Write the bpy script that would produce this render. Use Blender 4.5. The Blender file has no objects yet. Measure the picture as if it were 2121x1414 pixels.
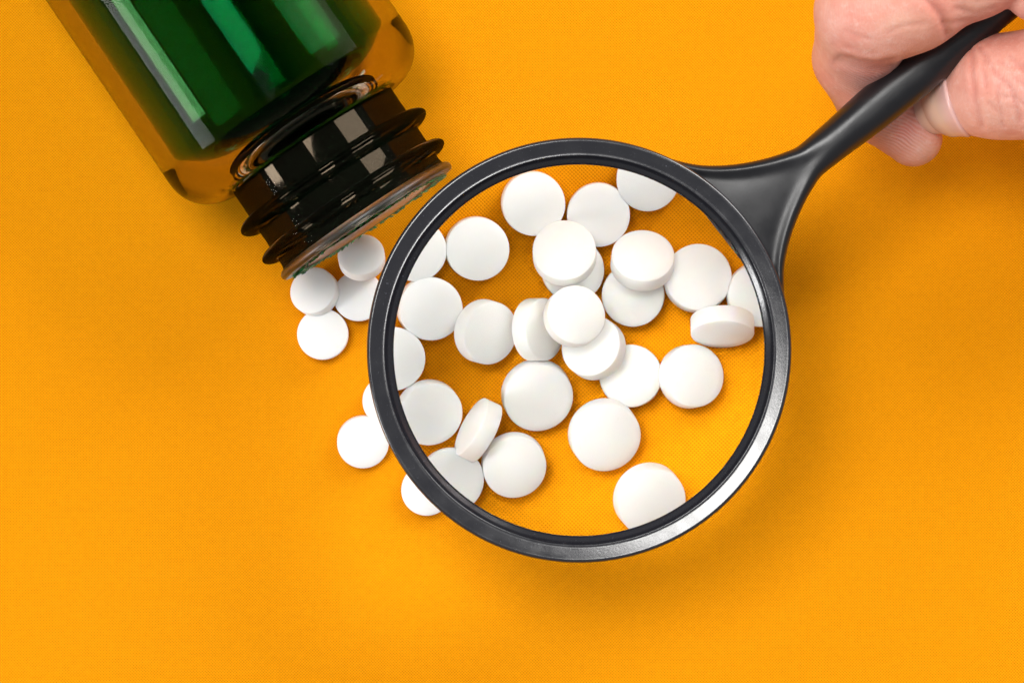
import bpy, math, random
import numpy as np
from mathutils import Vector, Matrix

MM = 0.001
random.seed(4)
rng = np.random.default_rng(4)
scene = bpy.context.scene
C = scene.collection

# ------------------------------------------------------------------ camera
cam_d = bpy.data.cameras.new('camera')
cam = bpy.data.objects.new('camera', cam_d)
C.objects.link(cam)
cam.location = (0, 0, 0.600)
cam.rotation_euler = (0, 0, 0)
cam_d.sensor_width = 36.0
cam_d.lens = 36.0 * 600.0 / 181.35
cam_d.clip_start = 0.01
cam_d.clip_end = 20.0
cam_d.dof.use_dof = True
cam_d.dof.focus_distance = 0.578
cam_d.dof.aperture_fstop = cam_d.lens / 2.4
scene.camera = cam

# ------------------------------------------------------------------ light
world = bpy.data.worlds.new('World')
scene.world = world
world.use_nodes = True
bg = world.node_tree.nodes['Background']
bg.inputs[0].default_value = (0.97, 0.985, 1.0, 1)
bg.inputs[1].default_value = 0.28


def area(name, loc, target, sx, sy, power, col):
    d = bpy.data.lights.new(name, 'AREA')
    d.shape = 'RECTANGLE'
    d.size = sx
    d.size_y = sy
    d.energy = power
    d.color = col
    o = bpy.data.objects.new(name, d)
    C.objects.link(o)
    o.location = loc
    v = Vector(target) - Vector(loc)
    o.rotation_euler = v.to_track_quat('-Z', 'Y').to_euler()
    return o


area('key_softbox', (-0.25, 0.27, 1.15), (0.01, 0, 0.02), 0.42, 0.42, 11.0, (1, 0.985, 0.96))
area('window_softbox', (0.62, 0.75, 0.62), (0, 0, 0.02), 0.52, 0.72, 12.5, (1, 0.99, 0.97))
area('strip_lamp', (-0.746, -0.280, 0.258), (-0.111, 0.148, 0.024), 0.17, 0.22, 3.3, (1, 1, 1))

vs = scene.view_settings
vs.view_transform = 'Standard'
vs.look = 'None'
vs.exposure = -0.05
vs.gamma = 1.0
vs.use_curve_mapping = False
cy = scene.cycles
cy.use_denoising = True
cy.max_bounces = 24
cy.transmission_bounces = 20
cy.glossy_bounces = 12
cy.transparent_max_bounces = 16
cy.caustics_refractive = True
cy.caustics_reflective = True
cy.blur_glossy = 0.3
cy.sample_clamp_indirect = 12.0


# ------------------------------------------------------------------ helpers
def tag(o, label=None, cat=None, group=None, kind=None):
    if label:
        o['label'] = label
    if cat:
        o['category'] = cat
    if group:
        o['group'] = group
    if kind:
        o['kind'] = kind
    return o


def mesh_obj(name, verts, faces, mat, parent=None, smooth=True):
    me = bpy.data.meshes.new(name)
    me.from_pydata([tuple(float(c) * MM for c in v) for v in verts], [], [tuple(int(i) for i in f) for f in faces])
    me.update()
    if smooth:
        me.polygons.foreach_set('use_smooth', [True] * len(me.polygons))
    me.materials.append(mat)
    o = bpy.data.objects.new(name, me)
    C.objects.link(o)
    o.parent = parent
    return o


def empty(name, loc, rz=0.0):
    o = bpy.data.objects.new(name, None)
    C.objects.link(o)
    o.empty_display_size = 0.01
    o.location = [c * MM for c in loc]
    o.rotation_euler = (0, 0, rz)
    return o


class NT:
    """small node-tree writer"""
    def __init__(self, name):
        self.m = bpy.data.materials.new(name)
        self.m.use_nodes = True
        self.t = self.m.node_tree
        self.b = self.t.nodes['Principled BSDF']
        self.out = self.t.nodes['Material Output']

    def n(self, typ, **kw):
        nd = self.t.nodes.new(typ)
        for k, v in kw.items():
            setattr(nd, k, v)
        return nd

    def l(self, a, b):
        self.t.links.new(a, b)

    def math(self, op, a, b=None, c=None):
        nd = self.n('ShaderNodeMath', operation=op)
        for i, v in enumerate((a, b, c)):
            if v is None:
                continue
            if isinstance(v, (int, float)):
                nd.inputs[i].default_value = v
            else:
                self.l(v, nd.inputs[i])
        return nd.outputs[0]

    def noise(self, vec, scale, detail=3.0, rough=0.55):
        nd = self.n('ShaderNodeTexNoise')
        nd.inputs['Scale'].default_value = scale
        nd.inputs['Detail'].default_value = detail
        nd.inputs['Roughness'].default_value = rough
        self.l(vec, nd.inputs['Vector'])
        return nd.outputs['Fac']

    def mix(self, fac, a, b):
        nd = self.n('ShaderNodeMix', data_type='RGBA')
        for sock, v in ((nd.inputs[0], fac), (nd.inputs[6], a), (nd.inputs[7], b)):
            if isinstance(v, (int, float)):
                sock.default_value = v
            elif isinstance(v, tuple):
                sock.default_value = v + (1,) if len(v) == 3 else v
            else:
                self.l(v, sock)
        return nd.outputs[2]

    def ramp(self, fac, lo, hi, a=0.0, b=1.0):
        nd = self.n('ShaderNodeMapRange')
        for i, v in enumerate((lo, hi, a, b)):
            nd.inputs[i + 1].default_value = v
        self.l(fac, nd.inputs[0])
        return nd.outputs[0]

    def bump(self, height, strength, dist, normal=None):
        nd = self.n('ShaderNodeBump')
        nd.inputs['Strength'].default_value = strength
        nd.inputs['Distance'].default_value = dist
        self.l(height, nd.inputs['Height'])
        if normal is not None:
            self.l(normal, nd.inputs['Normal'])
        return nd.outputs[0]

    def obj(self):
        return self.n('ShaderNodeTexCoord').outputs['Object']

    def set(self, **kw):
        for k, v in kw.items():
            s = self.b.inputs[k.replace('_', ' ')]
            if isinstance(v, (int, float)):
                s.default_value = v
            elif isinstance(v, tuple):
                s.default_value = v + (1,) if len(v) == 3 and s.type == 'RGBA' else v
            else:
                self.l(v, s)


# ------------------------------------------------------------------ materials
def mat_cloth():
    w = NT('orange_woven_cloth')
    co = w.obj()
    # a faint wander of the threads
    nz = w.n('ShaderNodeTexNoise')
    nz.inputs['Scale'].default_value = 60.0
    w.l(co, nz.inputs['Vector'])
    vm = w.n('ShaderNodeVectorMath', operation='MULTIPLY_ADD')
    w.l(nz.outputs['Color'], vm.inputs[0])
    vm.inputs[1].default_value = (0.0006, 0.0006, 0)
    w.l(co, vm.inputs[2])
    sp = w.n('ShaderNodeSeparateXYZ')
    w.l(vm.outputs[0], sp.inputs[0])
    k = 2 * math.pi / 0.00053
    cx = w.math('COSINE', w.math('MULTIPLY', sp.outputs[0], k))
    cyy = w.math('COSINE', w.math('MULTIPLY', sp.outputs[1], k))
    weave = w.math('MULTIPLY', cx, cyy)
    thread = w.noise(vm.outputs[0], 900.0, 2.0)
    h = w.math('ADD', weave, w.math('MULTIPLY', thread, 0.6))
    soft = w.noise(co, 14.0, 3.0)
    col = w.mix(soft, (0.86, 0.306, 0.0013), (0.91, 0.340, 0.0017))
    pit = w.ramp(h, -0.8, 0.45, 0.0, 1.0)
    col = w.mix(pit, (0.55, 0.16, 0.0008), col)
    w.set(Base_Color=col, Roughness=0.8, Specular_IOR_Level=0.06)
    w.set(Normal=w.bump(h, 0.8, 0.00006))
    return w.m


def mat_tablet():
    w = NT('white_tablet')
    co = w.obj()
    f = w.noise(co, 1500.0, 4.0, 0.65)
    g = w.noise(co, 260.0, 3.0)
    oi = w.n('ShaderNodeObjectInfo').outputs['Random']
    col = w.mix(oi, (0.895, 0.888, 0.87), (0.92, 0.916, 0.905))
    col = w.mix(w.ramp(f, 0.62, 0.75, 0, 0.25), col, (0.76, 0.745, 0.71))
    w.set(Base_Color=col, Roughness=0.62, Specular_IOR_Level=0.3,
          Subsurface_Weight=0.4, Subsurface_Radius=(0.0016, 0.0012, 0.0008), Subsurface_Scale=1.0)
    h = w.math('ADD', w.math('MULTIPLY', f, 0.5), g)
    w.set(Normal=w.bump(h, 0.22, 0.00009))
    return w.m


def mat_glass(name, col, rough=0.0, ior=1.5, wave=0.0, spec=0.5, tint=(1, 1, 1)):
    w = NT(name)
    w.set(Specular_IOR_Level=spec, Specular_Tint=tint,
          Base_Color=col, Roughness=rough, IOR=ior, Transmission_Weight=1.0)
    if wave:
        w.set(Normal=w.bump(w.noise(w.obj(), 55.0, 1.5), wave, 0.0008))
    return w.m


def mat_dim_glass(name, col, f, rough, tint):
    # moulded plastic glass: part of the light caught inside the wall is lost
    w = NT(name)
    w.set(Base_Color=col, Roughness=rough, IOR=1.5, Transmission_Weight=1.0, Specular_Tint=tint)
    nb = w.bump(w.noise(w.obj(), 55.0, 1.5), 0.06, 0.0008)
    w.set(Normal=nb)
    rf = w.n('ShaderNodeBsdfRefraction')
    rf.inputs['Color'].default_value = tuple(c ** 0.5 for c in col) + (1,)
    rf.inputs['Roughness'].default_value = rough
    rf.inputs['IOR'].default_value = 1.5
    w.l(nb, rf.inputs['Normal'])
    mx = w.n('ShaderNodeMixShader')
    mx.inputs[0].default_value = f
    w.l(w.b.outputs[0], mx.inputs[1])
    w.l(rf.outputs[0], mx.inputs[2])
    w.l(mx.outputs[0], w.out.inputs['Surface'])
    return w.m


def mat_coated(name, col, gloss, grough, ior, rough=0.0, wave=0.0):
    # glass with little surface glare: nearly everything passes, refracted
    w = NT(name)
    rf = w.n('ShaderNodeBsdfRefraction')
    rf.inputs['Color'].default_value = col + (1,)
    rf.inputs['Roughness'].default_value = rough
    rf.inputs['IOR'].default_value = ior
    gl = w.n('ShaderNodeBsdfGlossy')
    gl.inputs['Color'].default_value = (0.92, 0.96, 1.0, 1)
    gl.inputs['Roughness'].default_value = grough
    if wave:
        nb = w.bump(w.noise(w.obj(), 55.0, 1.5), wave, 0.0008)
        w.l(nb, rf.inputs['Normal'])
        w.l(nb, gl.inputs['Normal'])
    mx = w.n('ShaderNodeMixShader')
    mx.inputs[0].default_value = gloss
    w.l(rf.outputs[0], mx.inputs[1])
    w.l(gl.outputs[0], mx.inputs[2])
    w.l(mx.outputs[0], w.out.inputs['Surface'])
    w.t.nodes.remove(w.b)
    return w.m


def mat_dark():
    # the neck is so deeply tinted that nothing passes
    w = NT('dark_neck_inside')
    nb = w.bump(w.noise(w.obj(), 55.0, 1.5), 0.06, 0.0008)
    w.set(Base_Color=(0.004, 0.012, 0.008), Roughness=0.04, IOR=1.5, Specular_IOR_Level=0.5, Normal=nb)
    return w.m


def mat_black(name, col, rough, speck):
    w = NT(name)
    co = w.obj()
    f = w.noise(co, 2600.0, 3.0, 0.7)
    g = w.noise(co, 300.0, 3.0)
    base = w.mix(w.ramp(f, 0.66, 0.76, 0, speck), col, (0.16, 0.17, 0.20))
    w.set(Base_Color=base, IOR=1.7 if speck > 0.3 else 1.5)
    w.set(Roughness=w.ramp(g, 0.3, 0.7, rough - 0.05, rough + 0.05))
    w.set(Normal=w.bump(f, 0.10 + 0.25 * speck, 0.00004))
    return w.m


def mat_skin():
    w = NT('skin')
    co = w.obj()
    at = w.n('ShaderNodeAttribute', attribute_name='flush')
    pale = w.n('ShaderNodeAttribute', attribute_name='pale')
    a = w.noise(co, 130.0, 4.0, 0.6)
    b = w.noise(co, 700.0, 4.0, 0.65)
    col = w.mix(w.ramp(a, 0.35, 0.65), (0.70, 0.29, 0.215), (0.78, 0.39, 0.305))
    col = w.mix(w.math('MULTIPLY', at.outputs['Fac'], 0.85), col, (0.72, 0.20, 0.17))
    col = w.mix(w.math('MULTIPLY', pale.outputs['Fac'], 0.6), col, (0.80, 0.52, 0.36))
    col = w.mix(w.ramp(b, 0.56, 0.74, 0, 0.55), col, (0.82, 0.53, 0.45))
    c2 = w.noise(co, 330.0, 4.0, 0.6)
    col = w.mix(w.ramp(c2, 0.50, 0.72, 0, 0.25), col, (0.62, 0.20, 0.15))
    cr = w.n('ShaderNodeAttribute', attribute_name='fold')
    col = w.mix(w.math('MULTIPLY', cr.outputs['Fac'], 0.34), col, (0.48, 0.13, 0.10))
    # fine dry lines crossing the skin
    mp = w.n('ShaderNodeMapping')
    mp.inputs['Rotation'].default_value = (0.3, 0.2, 1.15)
    mp.inputs['Scale'].default_value = (1.0, 0.16, 1.0)
    w.l(co, mp.inputs[0])
    vo = w.n('ShaderNodeTexVoronoi', feature='DISTANCE_TO_EDGE')
    vo.inputs['Scale'].default_value = 1700.0
    w.l(mp.outputs[0], vo.inputs['Vector'])
    lines = w.ramp(vo.outputs['Distance'], 0.0, 0.12, 0.0, 1.0)
    col = w.mix(w.math('MULTIPLY', w.math('SUBTRACT', 1.0, lines), w.ramp(a, 0.40, 0.65, 0.0, 0.26)), col, (0.82, 0.55, 0.47))
    # papillary ridges
    wv = w.n('ShaderNodeTexWave', wave_type='BANDS', bands_direction='DIAGONAL')
    wv.inputs['Scale'].default_value = 620.0
    wv.inputs['Distortion'].default_value = 9.0
    wv.inputs['Detail'].default_value = 1.0
    wv.inputs['Detail Scale'].default_value = 0.35
    w.l(co, wv.inputs['Vector'])
    ridg = w.n('ShaderNodeAttribute', attribute_name='ridge')
    rid = w.math('MULTIPLY', wv.outputs['Fac'], ridg.outputs['Fac'])
    col = w.mix(w.math('MULTIPLY', rid, 0.4), col, (0.86, 0.56, 0.50))
    n1 = w.bump(w.math('ADD', w.math('MULTIPLY', lines, 0.22), w.math('ADD', w.math('MULTIPLY', b, 1.0), w.math('MULTIPLY', rid, 1.0))), 0.6, 0.00016)
    w.set(Base_Color=col, Roughness=0.50, Specular_IOR_Level=0.4, Subsurface_Weight=0.22,
          Subsurface_Radius=(0.0024, 0.0010, 0.0006), Subsurface_Scale=1.0, Normal=n1)
    return w.m


def mat_nail():
    w = NT('nail_plate')
    co = w.obj()
    at = w.n('ShaderNodeAttribute', attribute_name='moon')
    a = w.noise(co, 160.0, 2.0)
    col = w.mix(a, (0.78, 0.48, 0.37), (0.83, 0.55, 0.43))
    col = w.mix(at.outputs['Fac'], col, (0.80, 0.47, 0.43))
    w.set(Base_Color=col, Roughness=0.26, Specular_IOR_Level=0.6, Subsurface_Weight=0.2,
          Subsurface_Radius=(0.0015, 0.0008, 0.0005), Subsurface_Scale=1.0)
    w.set(Normal=w.bump(a, 0.15, 0.0003))
    return w.m


def mat_residue():
    w = NT('torn_green_seal')
    f = w.noise(w.obj(), 900.0, 3.0)
    w.set(Base_Color=w.mix(w.ramp(f, 0.35, 0.65), (0.01, 0.10, 0.03), (0.05, 0.42, 0.14)), Roughness=0.45)
    return w.m


M_CLOTH = mat_cloth()
M_TAB = mat_tablet()
M_CLEAR = mat_dim_glass('clear_outer_wall', (0.40, 0.36, 0.22), 0.60, 0.0, (0.02, 0.02, 0.025))
M_SHOULDER = mat_dim_glass('shoulder_wall', (0.38, 0.31, 0.20), 0.50, 0.0, (0.02, 0.02, 0.025))
M_NECK = mat_dim_glass('neck_wall', (0.34, 0.26, 0.18), 0.92, 0.0, (0.0, 0.0, 0.0))
M_LIP = mat_glass('pale_mouth_lip', (0.80, 0.72, 0.66), rough=0.38)
M_DARK = mat_dark()
M_GREEN = mat_glass('green_inner_wall', (0.045, 0.36, 0.17), wave=0.03, tint=(0.0, 0.42, 0.15))
M_LENS = mat_coated('coated_lens_glass', (0.995, 0.995, 0.985), 0.0, 0.0, 1.5)
M_RING = mat_black('black_rim_plastic', (0.014, 0.014, 0.018), 0.21, 0.55)
M_HANDLE = mat_black('black_handle_plastic', (0.009, 0.009, 0.011), 0.33, 0.06)
M_SKIN = mat_skin()
M_NAIL = mat_nail()
M_RES = mat_residue()


# ------------------------------------------------------------------ the surface
def build_surface():
    s = 700.0
    o = mesh_obj('tabletop', [(-s, -s, 0), (s, -s, 0), (s, s, 0), (-s, s, 0)], [(0, 1, 2, 3)], M_CLOTH, smooth=False)
    tag(o, 'orange finely woven cloth surface under everything', kind='structure')


# ------------------------------------------------------------------ lathe
def lathe(profile, seg, axis='z'):
    """profile of (r, z); returns verts, faces. r == 0 makes a pole."""
    verts, rows = [], []
    for r, z in profile:
        if r < 1e-6:
            rows.append([len(verts)])
            verts.append((0, 0, z))
        else:
            row = []
            for j in range(seg):
                a = 2 * math.pi * j / seg
                row.append(len(verts))
                verts.append((r * math.cos(a), r * math.sin(a), z))
            rows.append(row)
    faces = []
    for A, B in zip(rows[:-1], rows[1:]):
        for j in range(seg):
            k = (j + 1) % seg
            if len(A) == 1:
                faces.append((A[0], B[k], B[j]))
            elif len(B) == 1:
                faces.append((A[j], A[k], B[0]))
            else:
                faces.append((A[j], A[k], B[k], B[j]))
    return verts, faces


# ------------------------------------------------------------------ bottle
def build_bottle():
    zc = 24.25
    root = empty('pill_bottle', (-24.33, 19.86, 0), math.radians(-56.0))
    tag(root, 'green see-through pill bottle lying on its side with its mouth open', 'bottle')
    seg = 128

    def turn(name, prof, mat, parent):        # prof: (s back from the mouth, r)
        v, f = lathe([(r, s) for s, r in prof], seg)
        v = [(-z, y, x + zc) for x, y, z in v]
        return mesh_obj(name, v, [q[::-1] for q in f], mat, parent)

    arc = lambda s0, ds, r0, dr, n=14: [(s0 - ds * math.sin(t), r0 + dr * math.cos(t)) for t in np.linspace(0, math.pi / 2, n)]
    body = [(98.0, 0), (97.6, 10), (97.8, 16)] + [(92 + 5.8 * math.cos(t), 18.4 + 5.8 * math.sin(t)) for t in np.linspace(0.05, math.pi / 2, 10)]
    body += [(s, 24.2) for s in np.linspace(85, 26, 12)]
    body += [(24.5, 24.2)]
    turn('body', body, M_CLEAR, root)
    turn('shoulder', arc(24.5, 7.3, 17.6, 6.6, 20) + [(17.1, 16.9), (17.0, 16.1)], M_SHOULDER, root)
    n1 = turn('neck', [(17.0, 16.1), (15, 16.05), (12.2, 16.1)], M_NECK, root)
    turn('neck', [(9.2, 16.1), (7.5, 16.05), (6.0, 16.1)], M_NECK, root)
    turn('neck', [(3.4, 16.1), (2.5, 16.1), (1.7, 16.3)], M_NECK, root)
    bump = lambda s0, s1, top: [(s0 + (s1 - s0) * q, 16.1 + (top - 16.1) * max(0.0, math.sin(math.pi * q)) ** 0.5) for q in 0.5 - 0.5 * np.cos(np.linspace(0, math.pi, 21))]
    turn('thread_ring', bump(12.2, 9.2, 18.8), M_NECK, root)
    turn('thread_ring', bump(6.0, 3.4, 18.5), M_NECK, root)
    turn('rim', [(1.7, 16.3), (1.45, 16.9), (1.0, 17.25), (0.45, 17.25), (0.1, 17.0), (0.0, 16.5), (0.0, 14.3), (0.1, 13.6), (0.5, 13.3), (1.0, 13.1)], M_LIP, root)
    wn = turn('neck_inner_wall', [(1.0, 13.1), (6, 13.2), (12, 13.2), (17.5, 13.2)], M_DARK, root)
    tag(wn, 'almost black inside of the neck')
    inner = [(17.5, 13.2), (18.5, 13.2), (19.6, 13.3), (20.2, 13.5)]
    inner += arc(27.5, 7, 13.9, 7.2)[::-1] + [(s, 21.1) for s in np.linspace(32, 86, 10)]
    inner += [(87 + 5.5 * math.sin(t), 15.6 + 5.5 * math.cos(t)) for t in np.linspace(0.1, math.pi / 2, 9)] + [(92.5, 8), (92.3, 0)]
    w = turn('inner_wall', inner, M_GREEN, root)
    tag(w, 'dark green tinted inside wall')

    # torn seal left on the mouth
    v, f = [], []
    for i in range(420):
        a = random.uniform(0, 2 * math.pi)
        r0 = random.uniform(13.5, 15.2)
        ln = random.uniform(0.4, 1.5)
        da = random.uniform(-0.06, 0.06)
        wd = random.uniform(0.010, 0.030)
        s0, s1 = -0.06, -random.uniform(0.05, 0.45)
        i0 = len(v)
        for (rr, aa, ss) in ((r0, a - wd, s0), (r0, a + wd, s0), (r0 + ln * 0.6, a + wd * .5 + da * .5, s1 - .04), (r0 + ln, a + da, s1)):
            v.append((-ss, rr * math.sin(aa), rr * math.cos(aa) + zc))
        f.append((i0, i0 + 1, i0 + 2))
        f.append((i0, i0 + 2, i0 + 3))
    n = 96
    i0 = len(v)
    for j in range(n):
        a = 2 * math.pi * j / n
        v.append((0.05, 13.5 * math.sin(a), 13.5 * math.cos(a) + zc))
        ro = 14.6 + random.uniform(-0.5, 0.9)
        v.append((0.08, ro * math.sin(a), ro * math.cos(a) + zc))
    for j in range(n):
        k = (j + 1) % n
        f.append((i0 + 2 * j, i0 + 2 * k, i0 + 2 * k + 1, i0 + 2 * j + 1))
    o = mesh_obj('seal_residue', v, f, M_RES, root, smooth=False)
    tag(o, 'ragged green scraps of seal around the mouth')


# ------------------------------------------------------------------ tablets
def build_tablets():
    R, B, D = 4.5, 1.28, 0.80      # radius, half band, dome rise
    prof = []
    Rs = (R * R + D * D) / (2 * D)
    for q in np.linspace(0, 1, 7):
        r = (R - 0.14) * q
        prof.append((r, B + D - (Rs - math.sqrt(Rs * Rs - r * r)) - 0.02))
    prof += [(R - 0.05, B - 0.03), (R, B - 0.14)]
    prof = prof + [(R, 0)] + [(r, -z) for r, z in prof[::-1]]
    v, f = lathe(prof[::-1], 56)
    first = mesh_obj('tablet', v, f, M_TAB)
    me = first.data
    T = B + D * 0.5
    G1, G2 = 'tablets seen through the lens', 'tablets lying outside the lens'
    # face centre x, y (mm); lean direction; lean degrees; centre height or None; radius; label
    L = [
        (-11.39, 12.61, 0, 0, 0, None, 4.4, 'white tablet half cut off by the rim on its side facing the bottle mouth', G1),
        (-2.60, 12.82, 0.3, 1, 1, None, 4.45, 'flat white tablet just beside the one cut off near the bottle mouth', G1),
        (-9.23, 4.30, 0.4, -.3, 2, None, 4.45, 'flat white tablet between the thick leaning one and the rim', G1),
        (-14.55, -2.76, 0, 0, 0, None, 4.5, 'white tablet cut off by the rim on its side farthest from the hand', G1),
        (5.38, 19.19, .5, .6, 3, None, 4.45, 'flat white tablet with one edge under the tilted pile, neighbour of the bottle-side pair', G1),
        (14.57, 17.65, .2, .6, 3, None, 4.45, 'flat white tablet between two others along the rim, tucked behind the top of the pile', G1),
        (21.55, 22.62, 0, 0, 0, None, 4.45, 'white tablet cut off by the rim just where the handle web starts', G1),
        (9.55, 12.94, -.15, .99, 24, 6.0, 4.6, 'tilted white tablet lying on two others at the bottle-side end of the pile', G1),
        (10.91, 9.85, 0, 0, 0, None, 4.45, 'white tablet almost hidden beneath two tilted ones in the pile', G1),
        (20.97, 12.11, .12, .99, 40, 5.5, 4.55, 'steeply tilted bright white tablet propped on a flat one, near the handle', G1),
        (19.46, 6.27, 0, 0, 0, None, 4.45, 'flat white tablet shaded by the steeply tilted one propped on it', G1),
        (28.78, 8.90, .6, .8, 13, 2.9, 4.75, 'large white tablet touching the steeply tilted bright one, on the handle side', G1),
        (37.55, 6.33, .8, 0, 12, 2.6, 4.55, 'white tablet cut off by the rim below the handle web', G1),
        (32.31, 0.77, .05, -1, 64, 4.75, 4.5, 'white tablet stood almost on edge, its band and shaded face showing', G1),
        (28.20, -5.18, .8, .1, 24, None, 4.5, 'white tablet alone beneath the one that stands on edge', G1),
        (19.12, -5.18, 0, 0, 0, None, 4.45, 'flat white tablet at the low end of the pile with another resting on it', G1),
        (13.42, -0.88, -.75, .55, 26, 5.1, 4.5, 'tilted white tablet sandwiched between the topmost one and a flat one', G1),
        (11.23, 3.70, .65, .6, 19, 9.0, 4.4, 'topmost white tablet of the pile', G1),
        (6.74, 1.48, 1, .05, 50, 4.3, 4.5, 'white tablet leaning on its band against the topmost one of the pile', G1),
        (-1.0, 0.91, .85, -.25, 30, 3.8, 4.55, 'thick looking leaning white tablet at the side of the pile away from the handle', G1),
        (-9.28, -10.65, .3, -.9, 17, None, 4.5, 'flat white tablet beside the one standing on its edge', G1),
        (-3.78, -12.42, -.9, .43, 77, 5.0, 4.5, 'white tablet standing on its edge with one end over a flat tablet', G1),
        (-6.22, -20.0, .2, -.8, 8, 2.4, 4.5, 'white tablet partly under the rim with an upright tablet resting on it', G1),
        (2.61, -18.23, .15, -.9, 21, None, 4.5, 'flat white tablet beside the one carrying the upright tablet', G1),
        (5.94, -8.36, .25, -.8, 20, None, 5.0, 'large flat white tablet just below the pile', G1),
        (15.67, -14.07, .4, -.7, 25, None, 5.05, 'large white tablet on open orange cloth, its upper band showing', G1),
        (22.18, -23.25, .5, -.7, 31, None, 5.0, 'large white tablet cut off by the rim opposite the bottle', G1),
        (-35.07, 9.01, -.6, .5, 22, 3.4, 4.2, 'white tablet under the lower corner of the bottle mouth, tilted onto its neighbour', G2),
        (-26.45, 15.24, -.1, .95, 28, 5.4, 4.1, 'tilted white tablet tinged green right at the bottle mouth', G2),
        (-27.08, 7.99, 0, 0, 0, None, 4.42, 'flat white tablet with a green tinge between the mouth and the rim', G2),
        (-33.37, 1.28, 0, 0, 0, None, 4.5, 'flat white tablet at the outer end of the four by the bottle mouth', G2),
        (-26.23, -17.86, .3, -.8, 9, 2.4, 4.55, 'flat white tablet lying free outside the rim', G2),
        (-21.90, -10.46, 0, 0, 0, None, 4.45, 'white tablet almost covered by the rim, only a sliver showing', G2),
        (-15.01, -26.19, .2, -.8, 3, None, 4.5, 'white tablet half under the rim, farthest from the bottle', G2),
    ]
    for i, (x, y, dx, dy, deg, zc, rad, label, grp) in enumerate(L):
        o = first
        if i:
            o = first.copy()
            C.objects.link(o)
        s = rad / R
        n = Vector((0, 0, 1))
        if deg:
            d = Vector((dx, dy, 0)).normalized()
            t = math.radians(deg)
            n = Vector((d.x * math.sin(t), d.y * math.sin(t), math.cos(t)))
        if zc is None:
            t = math.radians(deg)
            zc = max((B + D) * s, R * s * math.sin(t) + B * s * math.cos(t))
        c = Vector((x, y, 0)) - Vector((n.x, n.y, 0)) * (B * s)
        o.location = (c.x * MM, c.y * MM, zc * MM)
        q = Vector((0, 0, 1)).rotation_difference(n)
        o.rotation_mode = 'QUATERNION'
        o.rotation_quaternion = q @ Matrix.Rotation(random.uniform(0, 6.28), 3, 'Z').to_quaternion()
        o.scale = (s, s, s)
        tag(o, label, 'tablet', grp)


# ------------------------------------------------------------------ magnifying glass
LX, LY, LZ = 11.05, -1.44, 40.0


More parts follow.
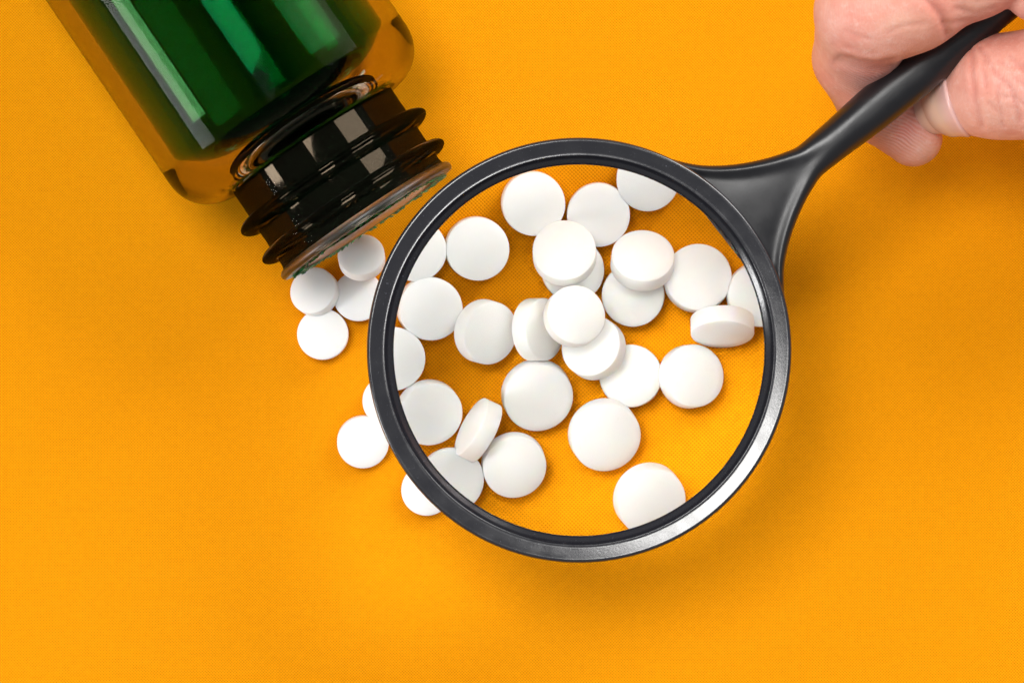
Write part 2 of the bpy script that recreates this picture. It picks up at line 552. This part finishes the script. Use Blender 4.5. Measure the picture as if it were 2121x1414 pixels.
def build_magnifier():
    root = empty('magnifying_glass', (LX, LY, LZ))
    tag(root, 'black magnifying glass held over the tablets', 'magnifying glass')
    up = [(34.95, 0.0), (34.98, 1.6), (34.95, 2.5), (34.86, 2.85), (34.66, 3.08), (34.45, 3.12), (34.3, 3.10), (34.15, 3.06),
          (33.4, 2.89), (32.6, 2.715), (32.25, 2.64), (32.15, 2.67), (32.05, 2.67), (31.97, 2.58), (31.9, 2.42), (31.4, 1.92), (30.85, 1.45), (30.65, 1.25), (30.6, 1.0)]
    prof = up + [(30.6, 0.0)] + [(r, -z) for r, z in up[::-1]]
    v, f = lathe(prof, 220)
    o = mesh_obj('lens_rim', v, f, M_RING, root)

    # the lens: two spherical faces
    RL, RC = 30.58, 180.0
    hc = 3.5955
    rr = np.linspace(0, RL, 60)
    top = [(float(r), hc - RC + math.sqrt(RC * RC - r * r)) for r in rr]
    prof = top[::-1] + []
    v, f = lathe(top, 180)
    n = len(v)
    v2 = [(x, y, -z) for x, y, z in v]
    f2 = [tuple(i + n for i in q[::-1]) for q in f]
    ring1 = list(range(n - 180, n))
    ring2 = [i + n for i in ring1]
    side = [(ring1[j], ring2[j], ring2[(j + 1) % 180], ring1[(j + 1) % 180]) for j in range(180)]
    f = [q[::-1] for q in f]
    f2 = [q[::-1] for q in f2]
    lens = mesh_obj('lens', v + v2, f + f2 + side, M_LENS, root)
    me = lens.data
    bpy.context.view_layer.update()
    # exact sphere normals on the two faces, flat on the edge
    for p in me.polygons:
        p.use_smooth = p.index < len(f) * 2
    nor = []
    for l in me.loops:
        co = me.vertices[l.vertex_index].co / MM
        if l.vertex_index < n:
            nor.append((Vector((co.x, co.y, co.z - (hc - RC))) / RC).normalized())
        else:
            nor.append((Vector((co.x, co.y, co.z + (hc - RC))) / RC).normalized())
    for p in me.polygons:
        if p.index >= len(f) * 2:
            for li in p.loop_indices:
                nor[li] = p.normal.copy()
    me.normals_split_custom_set(nor)
    tag(lens, 'clear convex lens')

    # web and handle, lofted along the handle axis (u outwards from the lens centre)
    k = 0.0798
    U = np.array([370, 400, 435, 477, 530, 583, 622, 680, 725, 800, 900, 1000, 1150, 1290, 1400, 1440, 1452]) * k
    W = np.array([232, 183, 139, 104, 72, 49, 39.0, 40.5, 43, 46.5, 47.5, 44, 42, 46, 46, 32, 10]) * k
    # height half thickness and dish depth
    TU = np.array([370, 440, 530, 622, 725, 900, 1150, 1400, 1440, 1452]) * k
    TH = np.array([2.9, 2.9, 3.0, 3.2, 3.7, 3.8, 3.6, 3.8, 2.6, 0.9])
    DU = np.array([370, 430, 500, 560, 620, 680, 1500]) * k
    DI = np.array([0.9, 1.0, 0.95, 0.75, 0.35, 0.0, 0.0])

    def pch(xs, ys):
        h = np.diff(xs); d = np.diff(ys) / h
        m = np.zeros(len(xs)); m[0], m[-1] = d[0], d[-1]
        for i in range(1, len(xs) - 1):
            if d[i - 1] * d[i] > 0:
                w1, w2 = 2 * h[i] + h[i - 1], h[i] + 2 * h[i - 1]
                m[i] = (w1 + w2) / (w1 / d[i - 1] + w2 / d[i])

        def fn(x):
            x = np.clip(x, xs[0], xs[-1])
            i = np.clip(np.searchsorted(xs, x) - 1, 0, len(xs) - 2)
            t = (x - xs[i]) / h[i]
            return (ys[i] * (1 + 2 * t) * (1 - t) ** 2 + m[i] * h[i] * t * (1 - t) ** 2
                    + ys[i + 1] * t * t * (3 - 2 * t) + m[i + 1] * h[i] * t * t * (t - 1))
        return fn
    hw, th, di = pch(U, W), pch(TU, TH), pch(DU, DI)
    NU, NV = 150, 96
    us = np.concatenate([np.linspace(33.2, 60, 80), np.linspace(60.5, 1452 * k, NU - 80)])
    verts, faces = [], []
    ang = math.radians(39.3)
    ca, sa = math.cos(ang), math.sin(ang)
    for i, u0 in enumerate(us):
        dec = max(0.0, 1 - (u0 - 33.2) / 16.0) ** 1.3
        for j in range(NV):
            ph = 2 * math.pi * j / NV
            c, s = math.cos(ph), math.sin(ph)
            q = math.copysign(abs(c) ** 0.75, c)            # across, -1..1
            thq = q * math.radians(31)
            u = u0 + dec * (33.2 * math.cos(thq) - 33.2)
            w = float(hw(u))
            v = q * w
            t = float(th(u))
            ex = 0.55 if u0 < 46 else 0.55 + 0.45 * min(1, (u0 - 46) / 10)
            z = t * math.copysign(abs(s) ** ex, s)
            d = float(di(u))
            if d > 0 and s != 0:
                e = (1 - abs(q)) * w                          # distance in from the edge, mm
                lip = 1 - math.exp(-(max(0.0, e - 0.7) / 1.5) ** 2)
                z -= math.copysign(d * lip * min(1, abs(s) * 2), s)
            verts.append((u * ca - v * sa, u * sa + v * ca, z))
    for i in range(len(us) - 1):
        for j in range(NV):
            a, b = i * NV + j, i * NV + (j + 1) % NV
            faces.append((a, b, b + NV, a + NV))
    faces.append(tuple(reversed(range(NV))))
    faces.append(tuple((len(us) - 1) * NV + j for j in range(NV)))
    o = mesh_obj('handle', verts, faces, M_HANDLE, root)


# ------------------------------------------------------------------ hand
def rcone(p, a, b, r1, r2):
    """distance to a tapered capsule"""
    a, b = np.array(a, float), np.array(b, float)
    ba = b - a
    l2 = ba @ ba
    pa = p - a
    t = np.clip((pa @ ba) / l2, 0, 1)
    d = np.linalg.norm(pa - t[..., None] * ba, axis=-1)
    return d - (r1 + (r2 - r1) * t)


def smin(a, b, k):
    h = np.maximum(k - np.abs(a - b), 0) / k
    return np.minimum(a, b) - h * h * k * 0.25


INDEX = [(96, 72, 51, 9.4), (74.4, 61.3, 50, 9.0), (66.0, 57.6, 49.5, 8.8), (58.0, 53.6, 48, 8.55), (57.6, 47.4, 34.0, 7.2), (61.7, 40.2, 28.5, 6.5), (68.0, 34.5, 26, 4.9)]
THUMB = [(122, 45, 48, 13), (103, 39, 46, 10.5), (90.3, 42.6, 43.0, 9.4), (81.0, 42.1, 39.5, 8.1), (75.1, 41.0, 33, 6.6)]
MIDDLE = [(85.9, 58.3, 49, 6.5), (91.0, 64.9, 57, 7.6), (99, 76, 61, 8.8), (118, 84, 58, 9.6)]
RING = [(95, 59, 44, 6.4), (101, 68, 55, 7.4), (109, 79, 60, 8.4), (124, 84, 54, 9.4)]
LITTLE = [(106, 58, 40, 5.6), (111, 68, 50, 6.4), (118, 78, 54, 7.4), (130, 82, 50, 8.6)]
PALM = [(98, 73, 51, 9.6), (122, 80, 52, 13), (135, 66, 46, 15), (124, 46, 46, 13)]


def chain(p, pts, k):
    d = None
    for (a, b) in zip(pts[:-1], pts[1:]):
        e = rcone(p, a[:3], b[:3], a[3], b[3])
        d = e if d is None else smin(d, e, k)
    return d


def hand_sdf(p):
    idx = chain(p, INDEX, 1.2)
    # pulp of the index: a little fuller over the two joints
    idx = smin(idx, np.linalg.norm((p - np.array([63.5, 55.0, 49.5])) / np.array([1.1, 1, 1]), axis=-1) - 8.3, 3)
    thb = chain(p, THUMB, 3.0)
    palm = chain(p, PALM, 10)
    palm = smin(palm, rcone(p, (135, 66, 46), (185, 95, 48), 19, 22), 14)
    d = smin(palm, idx, 1.6)
    d = smin(d, thb, 1.0)
    for ch in (MIDDLE, RING, LITTLE):
        d = smin(d, chain(p, ch, 2.0), 0.9)
    return d


def surface_nets(fn, lo, hi, h):
    xs = [np.arange(lo[i], hi[i] + h, h) for i in range(3)]
    nx, ny, nz = map(len, xs)
    F = np.empty((nx, ny, nz), np.float32)
    bs = 10
    reach = bs * h * 0.5 * 1.7321 + 2 * h
    for i in range(0, nx, bs):
        for j in range(0, ny, bs):
            ctr = np.array([[xs[0][i] + bs * h * .5, xs[1][j] + bs * h * .5, xs[2][k] + bs * h * .5] for k in range(0, nz, bs)])
            dc = fn(ctr)
            for q, k in enumerate(range(0, nz, bs)):
                if abs(dc[q]) > reach + 1.5:
                    F[i:i + bs, j:j + bs, k:k + bs] = dc[q]
                else:
                    g = np.stack(np.meshgrid(xs[0][i:i + bs], xs[1][j:j + bs], xs[2][k:k + bs], indexing='ij'), -1)
                    F[i:i + bs, j:j + bs, k:k + bs] = fn(g)
    S = F < 0
    cnt = np.zeros((nx - 1, ny - 1, nz - 1), np.int8)
    for dx in (0, 1):
        for dy in (0, 1):
            for dz in (0, 1):
                cnt += S[dx:nx - 1 + dx, dy:ny - 1 + dy, dz:nz - 1 + dz]
    act = (cnt > 0) & (cnt < 8)
    idx = -np.ones(act.shape, np.int64)
    cells = np.argwhere(act)
    idx[act] = np.arange(len(cells))
    V = np.array([xs[0][0], xs[1][0], xs[2][0]]) + (cells + 0.5) * h
    faces = []
    for ax in range(3):
        sl0 = [slice(None)] * 3
        sl1 = [slice(None)] * 3
        sl0[ax] = slice(0, -1)
        sl1[ax] = slice(1, None)
        A, B = S[tuple(sl0)], S[tuple(sl1)]
        E = np.argwhere(A != B)
        o1, o2 = [(1, 2), (2, 0), (0, 1)][ax]
        E = E[(E[:, o1] > 0) & (E[:, o2] > 0) & (E[:, o1] < F.shape[o1] - 1) & (E[:, o2] < F.shape[o2] - 1)]
        flip = A[tuple(E.T)]
        q = []
        for (a, b) in ((1, 1), (0, 1), (0, 0), (1, 0)):
            c = E.copy()
            c[:, o1] -= a
            c[:, o2] -= b
            q.append(idx[tuple(c.T)])
        q = np.stack(q, 1)
        q[~flip] = q[~flip][:, ::-1]
        faces.append(q)
    faces = np.concatenate(faces)

    def grad(p):
        e = 0.05
        g = np.stack([fn(p + np.eye(3)[i] * e) - fn(p - np.eye(3)[i] * e) for i in range(3)], -1)
        return g / np.maximum(np.linalg.norm(g, axis=-1, keepdims=True), 1e-9)
    for _ in range(3):
        V = V - 0.9 * fn(V)[:, None] * grad(V)
    return V, faces, grad


def seg_dist(p, a, b):
    a, b = np.array(a, float), np.array(b, float)
    ba = b - a
    t = np.clip(((p - a) @ ba) / (ba @ ba), 0, 1)
    return np.linalg.norm(p - a - t[:, None] * ba, axis=1)


# fold lines of the skin: points in plan, lowest height they reach, depth, width (mm)
FOLDS = [
    ([(53.2, 45.9), (56.4, 45.0), (59.2, 44.7), (62.2, 45.3)], 36, 0.75, 0.55),
    ([(66.0, 54.9), (68.6, 52.4), (70.4, 49.4)], 40, 0.45, 0.7),
    ([(75.6, 47.9), (75.1, 44.0), (75.7, 39.6), (77.2, 35.1)], 34, 0.28, 0.42),
    ([(76.7, 48.3), (78.5, 44.0), (81.3, 40.8), (82.9, 36.1)], 36, 0.30, 0.40),
    ([(79.3, 42.4), (79.1, 39.6), (80.1, 36.9)], 36, 0.22, 0.35),
    ([(81.2, 46.5), (83.3, 43.2), (84.6, 40.4)], 36, 0.25, 0.40),
    ([(71.4, 53.4), (75.0, 52.8), (78.1, 53.8)], 46, 0.20, 0.40),
    ([(69.4, 50.9), (73.4, 51.7), (77.3, 52.6)], 46, 0.18, 0.40),
    ([(60.5, 49.5), (63.0, 50.6), (66.0, 50.9)], 46, 0.15, 0.40),
    ([(77.6, 47.2), (76.9, 44.2), (77.3, 41.4)], 36, 0.22, 0.32),
    ([(79.6, 40.0), (82.0, 39.4), (83.6, 38.2)], 36, 0.20, 0.32),
    ([(79.2, 45.6), (81.2, 44.6), (84.4, 44.9)], 38, 0.22, 0.34),
    ([(81.6, 42.6), (83.4, 41.2), (86.0, 41.6)], 38, 0.20, 0.32),
    ([(77.9, 38.8), (79.6, 37.3), (80.6, 35.2)], 34, 0.20, 0.32),
    ([(72.6, 56.2), (74.4, 54.6), (78.6, 55.2)], 48, 0.18, 0.36),
    ([(53.6, 50.0), (55.6, 49.0), (57.6, 48.6)], 42, 0.14, 0.34),
    ([(54.0, 47.6), (56.4, 46.7), (58.8, 46.4)], 40, 0.14, 0.34),
]


def build_hand():
    V, F, grad = surface_nets(hand_sdf, (46, 14, 15), (170, 104, 74), 0.5)
    N = grad(V)
    P2 = V[:, :2]
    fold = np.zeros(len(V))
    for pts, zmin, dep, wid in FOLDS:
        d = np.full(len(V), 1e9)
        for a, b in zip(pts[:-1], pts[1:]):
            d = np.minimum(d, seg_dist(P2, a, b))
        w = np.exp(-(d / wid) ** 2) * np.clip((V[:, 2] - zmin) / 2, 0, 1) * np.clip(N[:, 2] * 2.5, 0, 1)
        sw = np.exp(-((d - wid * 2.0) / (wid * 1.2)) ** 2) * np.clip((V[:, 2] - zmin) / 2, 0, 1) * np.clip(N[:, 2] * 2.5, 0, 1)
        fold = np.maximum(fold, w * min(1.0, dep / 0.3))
        dep *= 0.75 if dep < 0.4 else 1.0
        V = V - N * (dep * w - 0.22 * dep * sw)[:, None]
    o = mesh_obj('hand', V, F, M_SKIN)
    tag(o, 'hand gripping the handle of the magnifying glass, sleeve not in view', 'hand')
    spot = lambda c, r: np.exp(-np.sum(((V - np.array(c)) / r) ** 2, 1))
    flush = 0.95 * spot((66.0, 36.0, 31), (3.0, 2.6, 4)) + 0.55 * spot((59, 44, 45), (4.5, 2.4, 8)) + 0.35 * spot((70, 53, 57), (5, 4, 6)) + 0.30 * spot((56, 52, 54), (4, 5, 7)) + 0.35 * spot((81, 41, 47), (5, 4, 5)) + 0.5 * spot((87, 57, 55), (5, 4, 6))
    pale = 0.7 * spot((69.5, 32.2, 27), (3, 3, 5)) + 0.5 * spot((64, 51, 56), (5, 2, 5)) + 0.5 * spot((74, 53, 58), (4, 3, 4)) + 0.4 * spot((79, 38, 46), (3, 3, 4))
    ridge = np.clip(1.4 * spot((65.5, 36.0, 30), (5.5, 4.5, 7)) + 1.1 * spot((58, 43, 43), (5, 3.0, 8)), 0, 1)
    for nm, val in (('flush', flush), ('pale', pale), ('ridge', ridge), ('fold', fold)):
        at = o.data.attributes.new(nm, 'FLOAT', 'POINT')
        at.data.foreach_set('value', np.clip(val, 0, 1).astype(np.float32))

    # thumb nail, laid on the skin round the axis of the last joint
    a = np.array(THUMB[-2][:3], float)
    b = np.array(THUMB[-1][:3], float)
    ax = (b - a) / np.linalg.norm(b - a)
    upv = np.array([0.0, -0.20, 1.0])
    upv -= ax * (upv @ ax)
    upv /= np.linalg.norm(upv)
    sd = np.cross(ax, upv)
    nu, nv = 36, 36
    S, T = np.meshgrid(np.linspace(0, 1, nu), np.linspace(-1, 1, nv), indexing='ij')
    S, T = S.ravel(), T.ravel()
    s0 = -4.0 + 2.2 * T * T                      # cuticle bows back in the middle
    s1 = 6.6 - 1.3 * T * T
    along = s0 + (s1 - s0) * S
    ph = T * math.radians(62)
    dirv = upv * np.cos(ph)[:, None] + sd * np.sin(ph)[:, None]
    pts = b + ax * np.minimum(along, 3.8)[:, None] + dirv * 14
    for _ in range(24):
        pts = pts - dirv * (chain(pts, THUMB, 3.0) * 0.9)[:, None]
    over = np.maximum(0.0, along - 3.8)[:, None]
    pts = pts + ax * over - dirv * (0.06 * over * over)
    edge = np.minimum(1.0, (1 - np.abs(T)) / 0.12) * np.minimum(1.0, S / 0.03)
    pts = pts + dirv * (-0.16 + 0.40 * edge)[:, None]
    moon = np.maximum(0.0, 1 - (S / 0.34) ** 2)
    fc = [(i * nv + j, (i + 1) * nv + j, (i + 1) * nv + j + 1, i * nv + j + 1) for i in range(nu - 1) for j in range(nv - 1)]
    nl = mesh_obj('nail', pts, fc, M_NAIL, o)
    at = nl.data.attributes.new('moon', 'FLOAT', 'POINT')
    at.data.foreach_set('value', np.array(moon, np.float32))
    so = nl.modifiers.new('thick', 'SOLIDIFY')
    so.thickness = 0.0004
    so.offset = 0
    tag(nl, 'short smooth thumbnail')


build_surface()
build_bottle()
build_tablets()
build_magnifier()
build_hand()
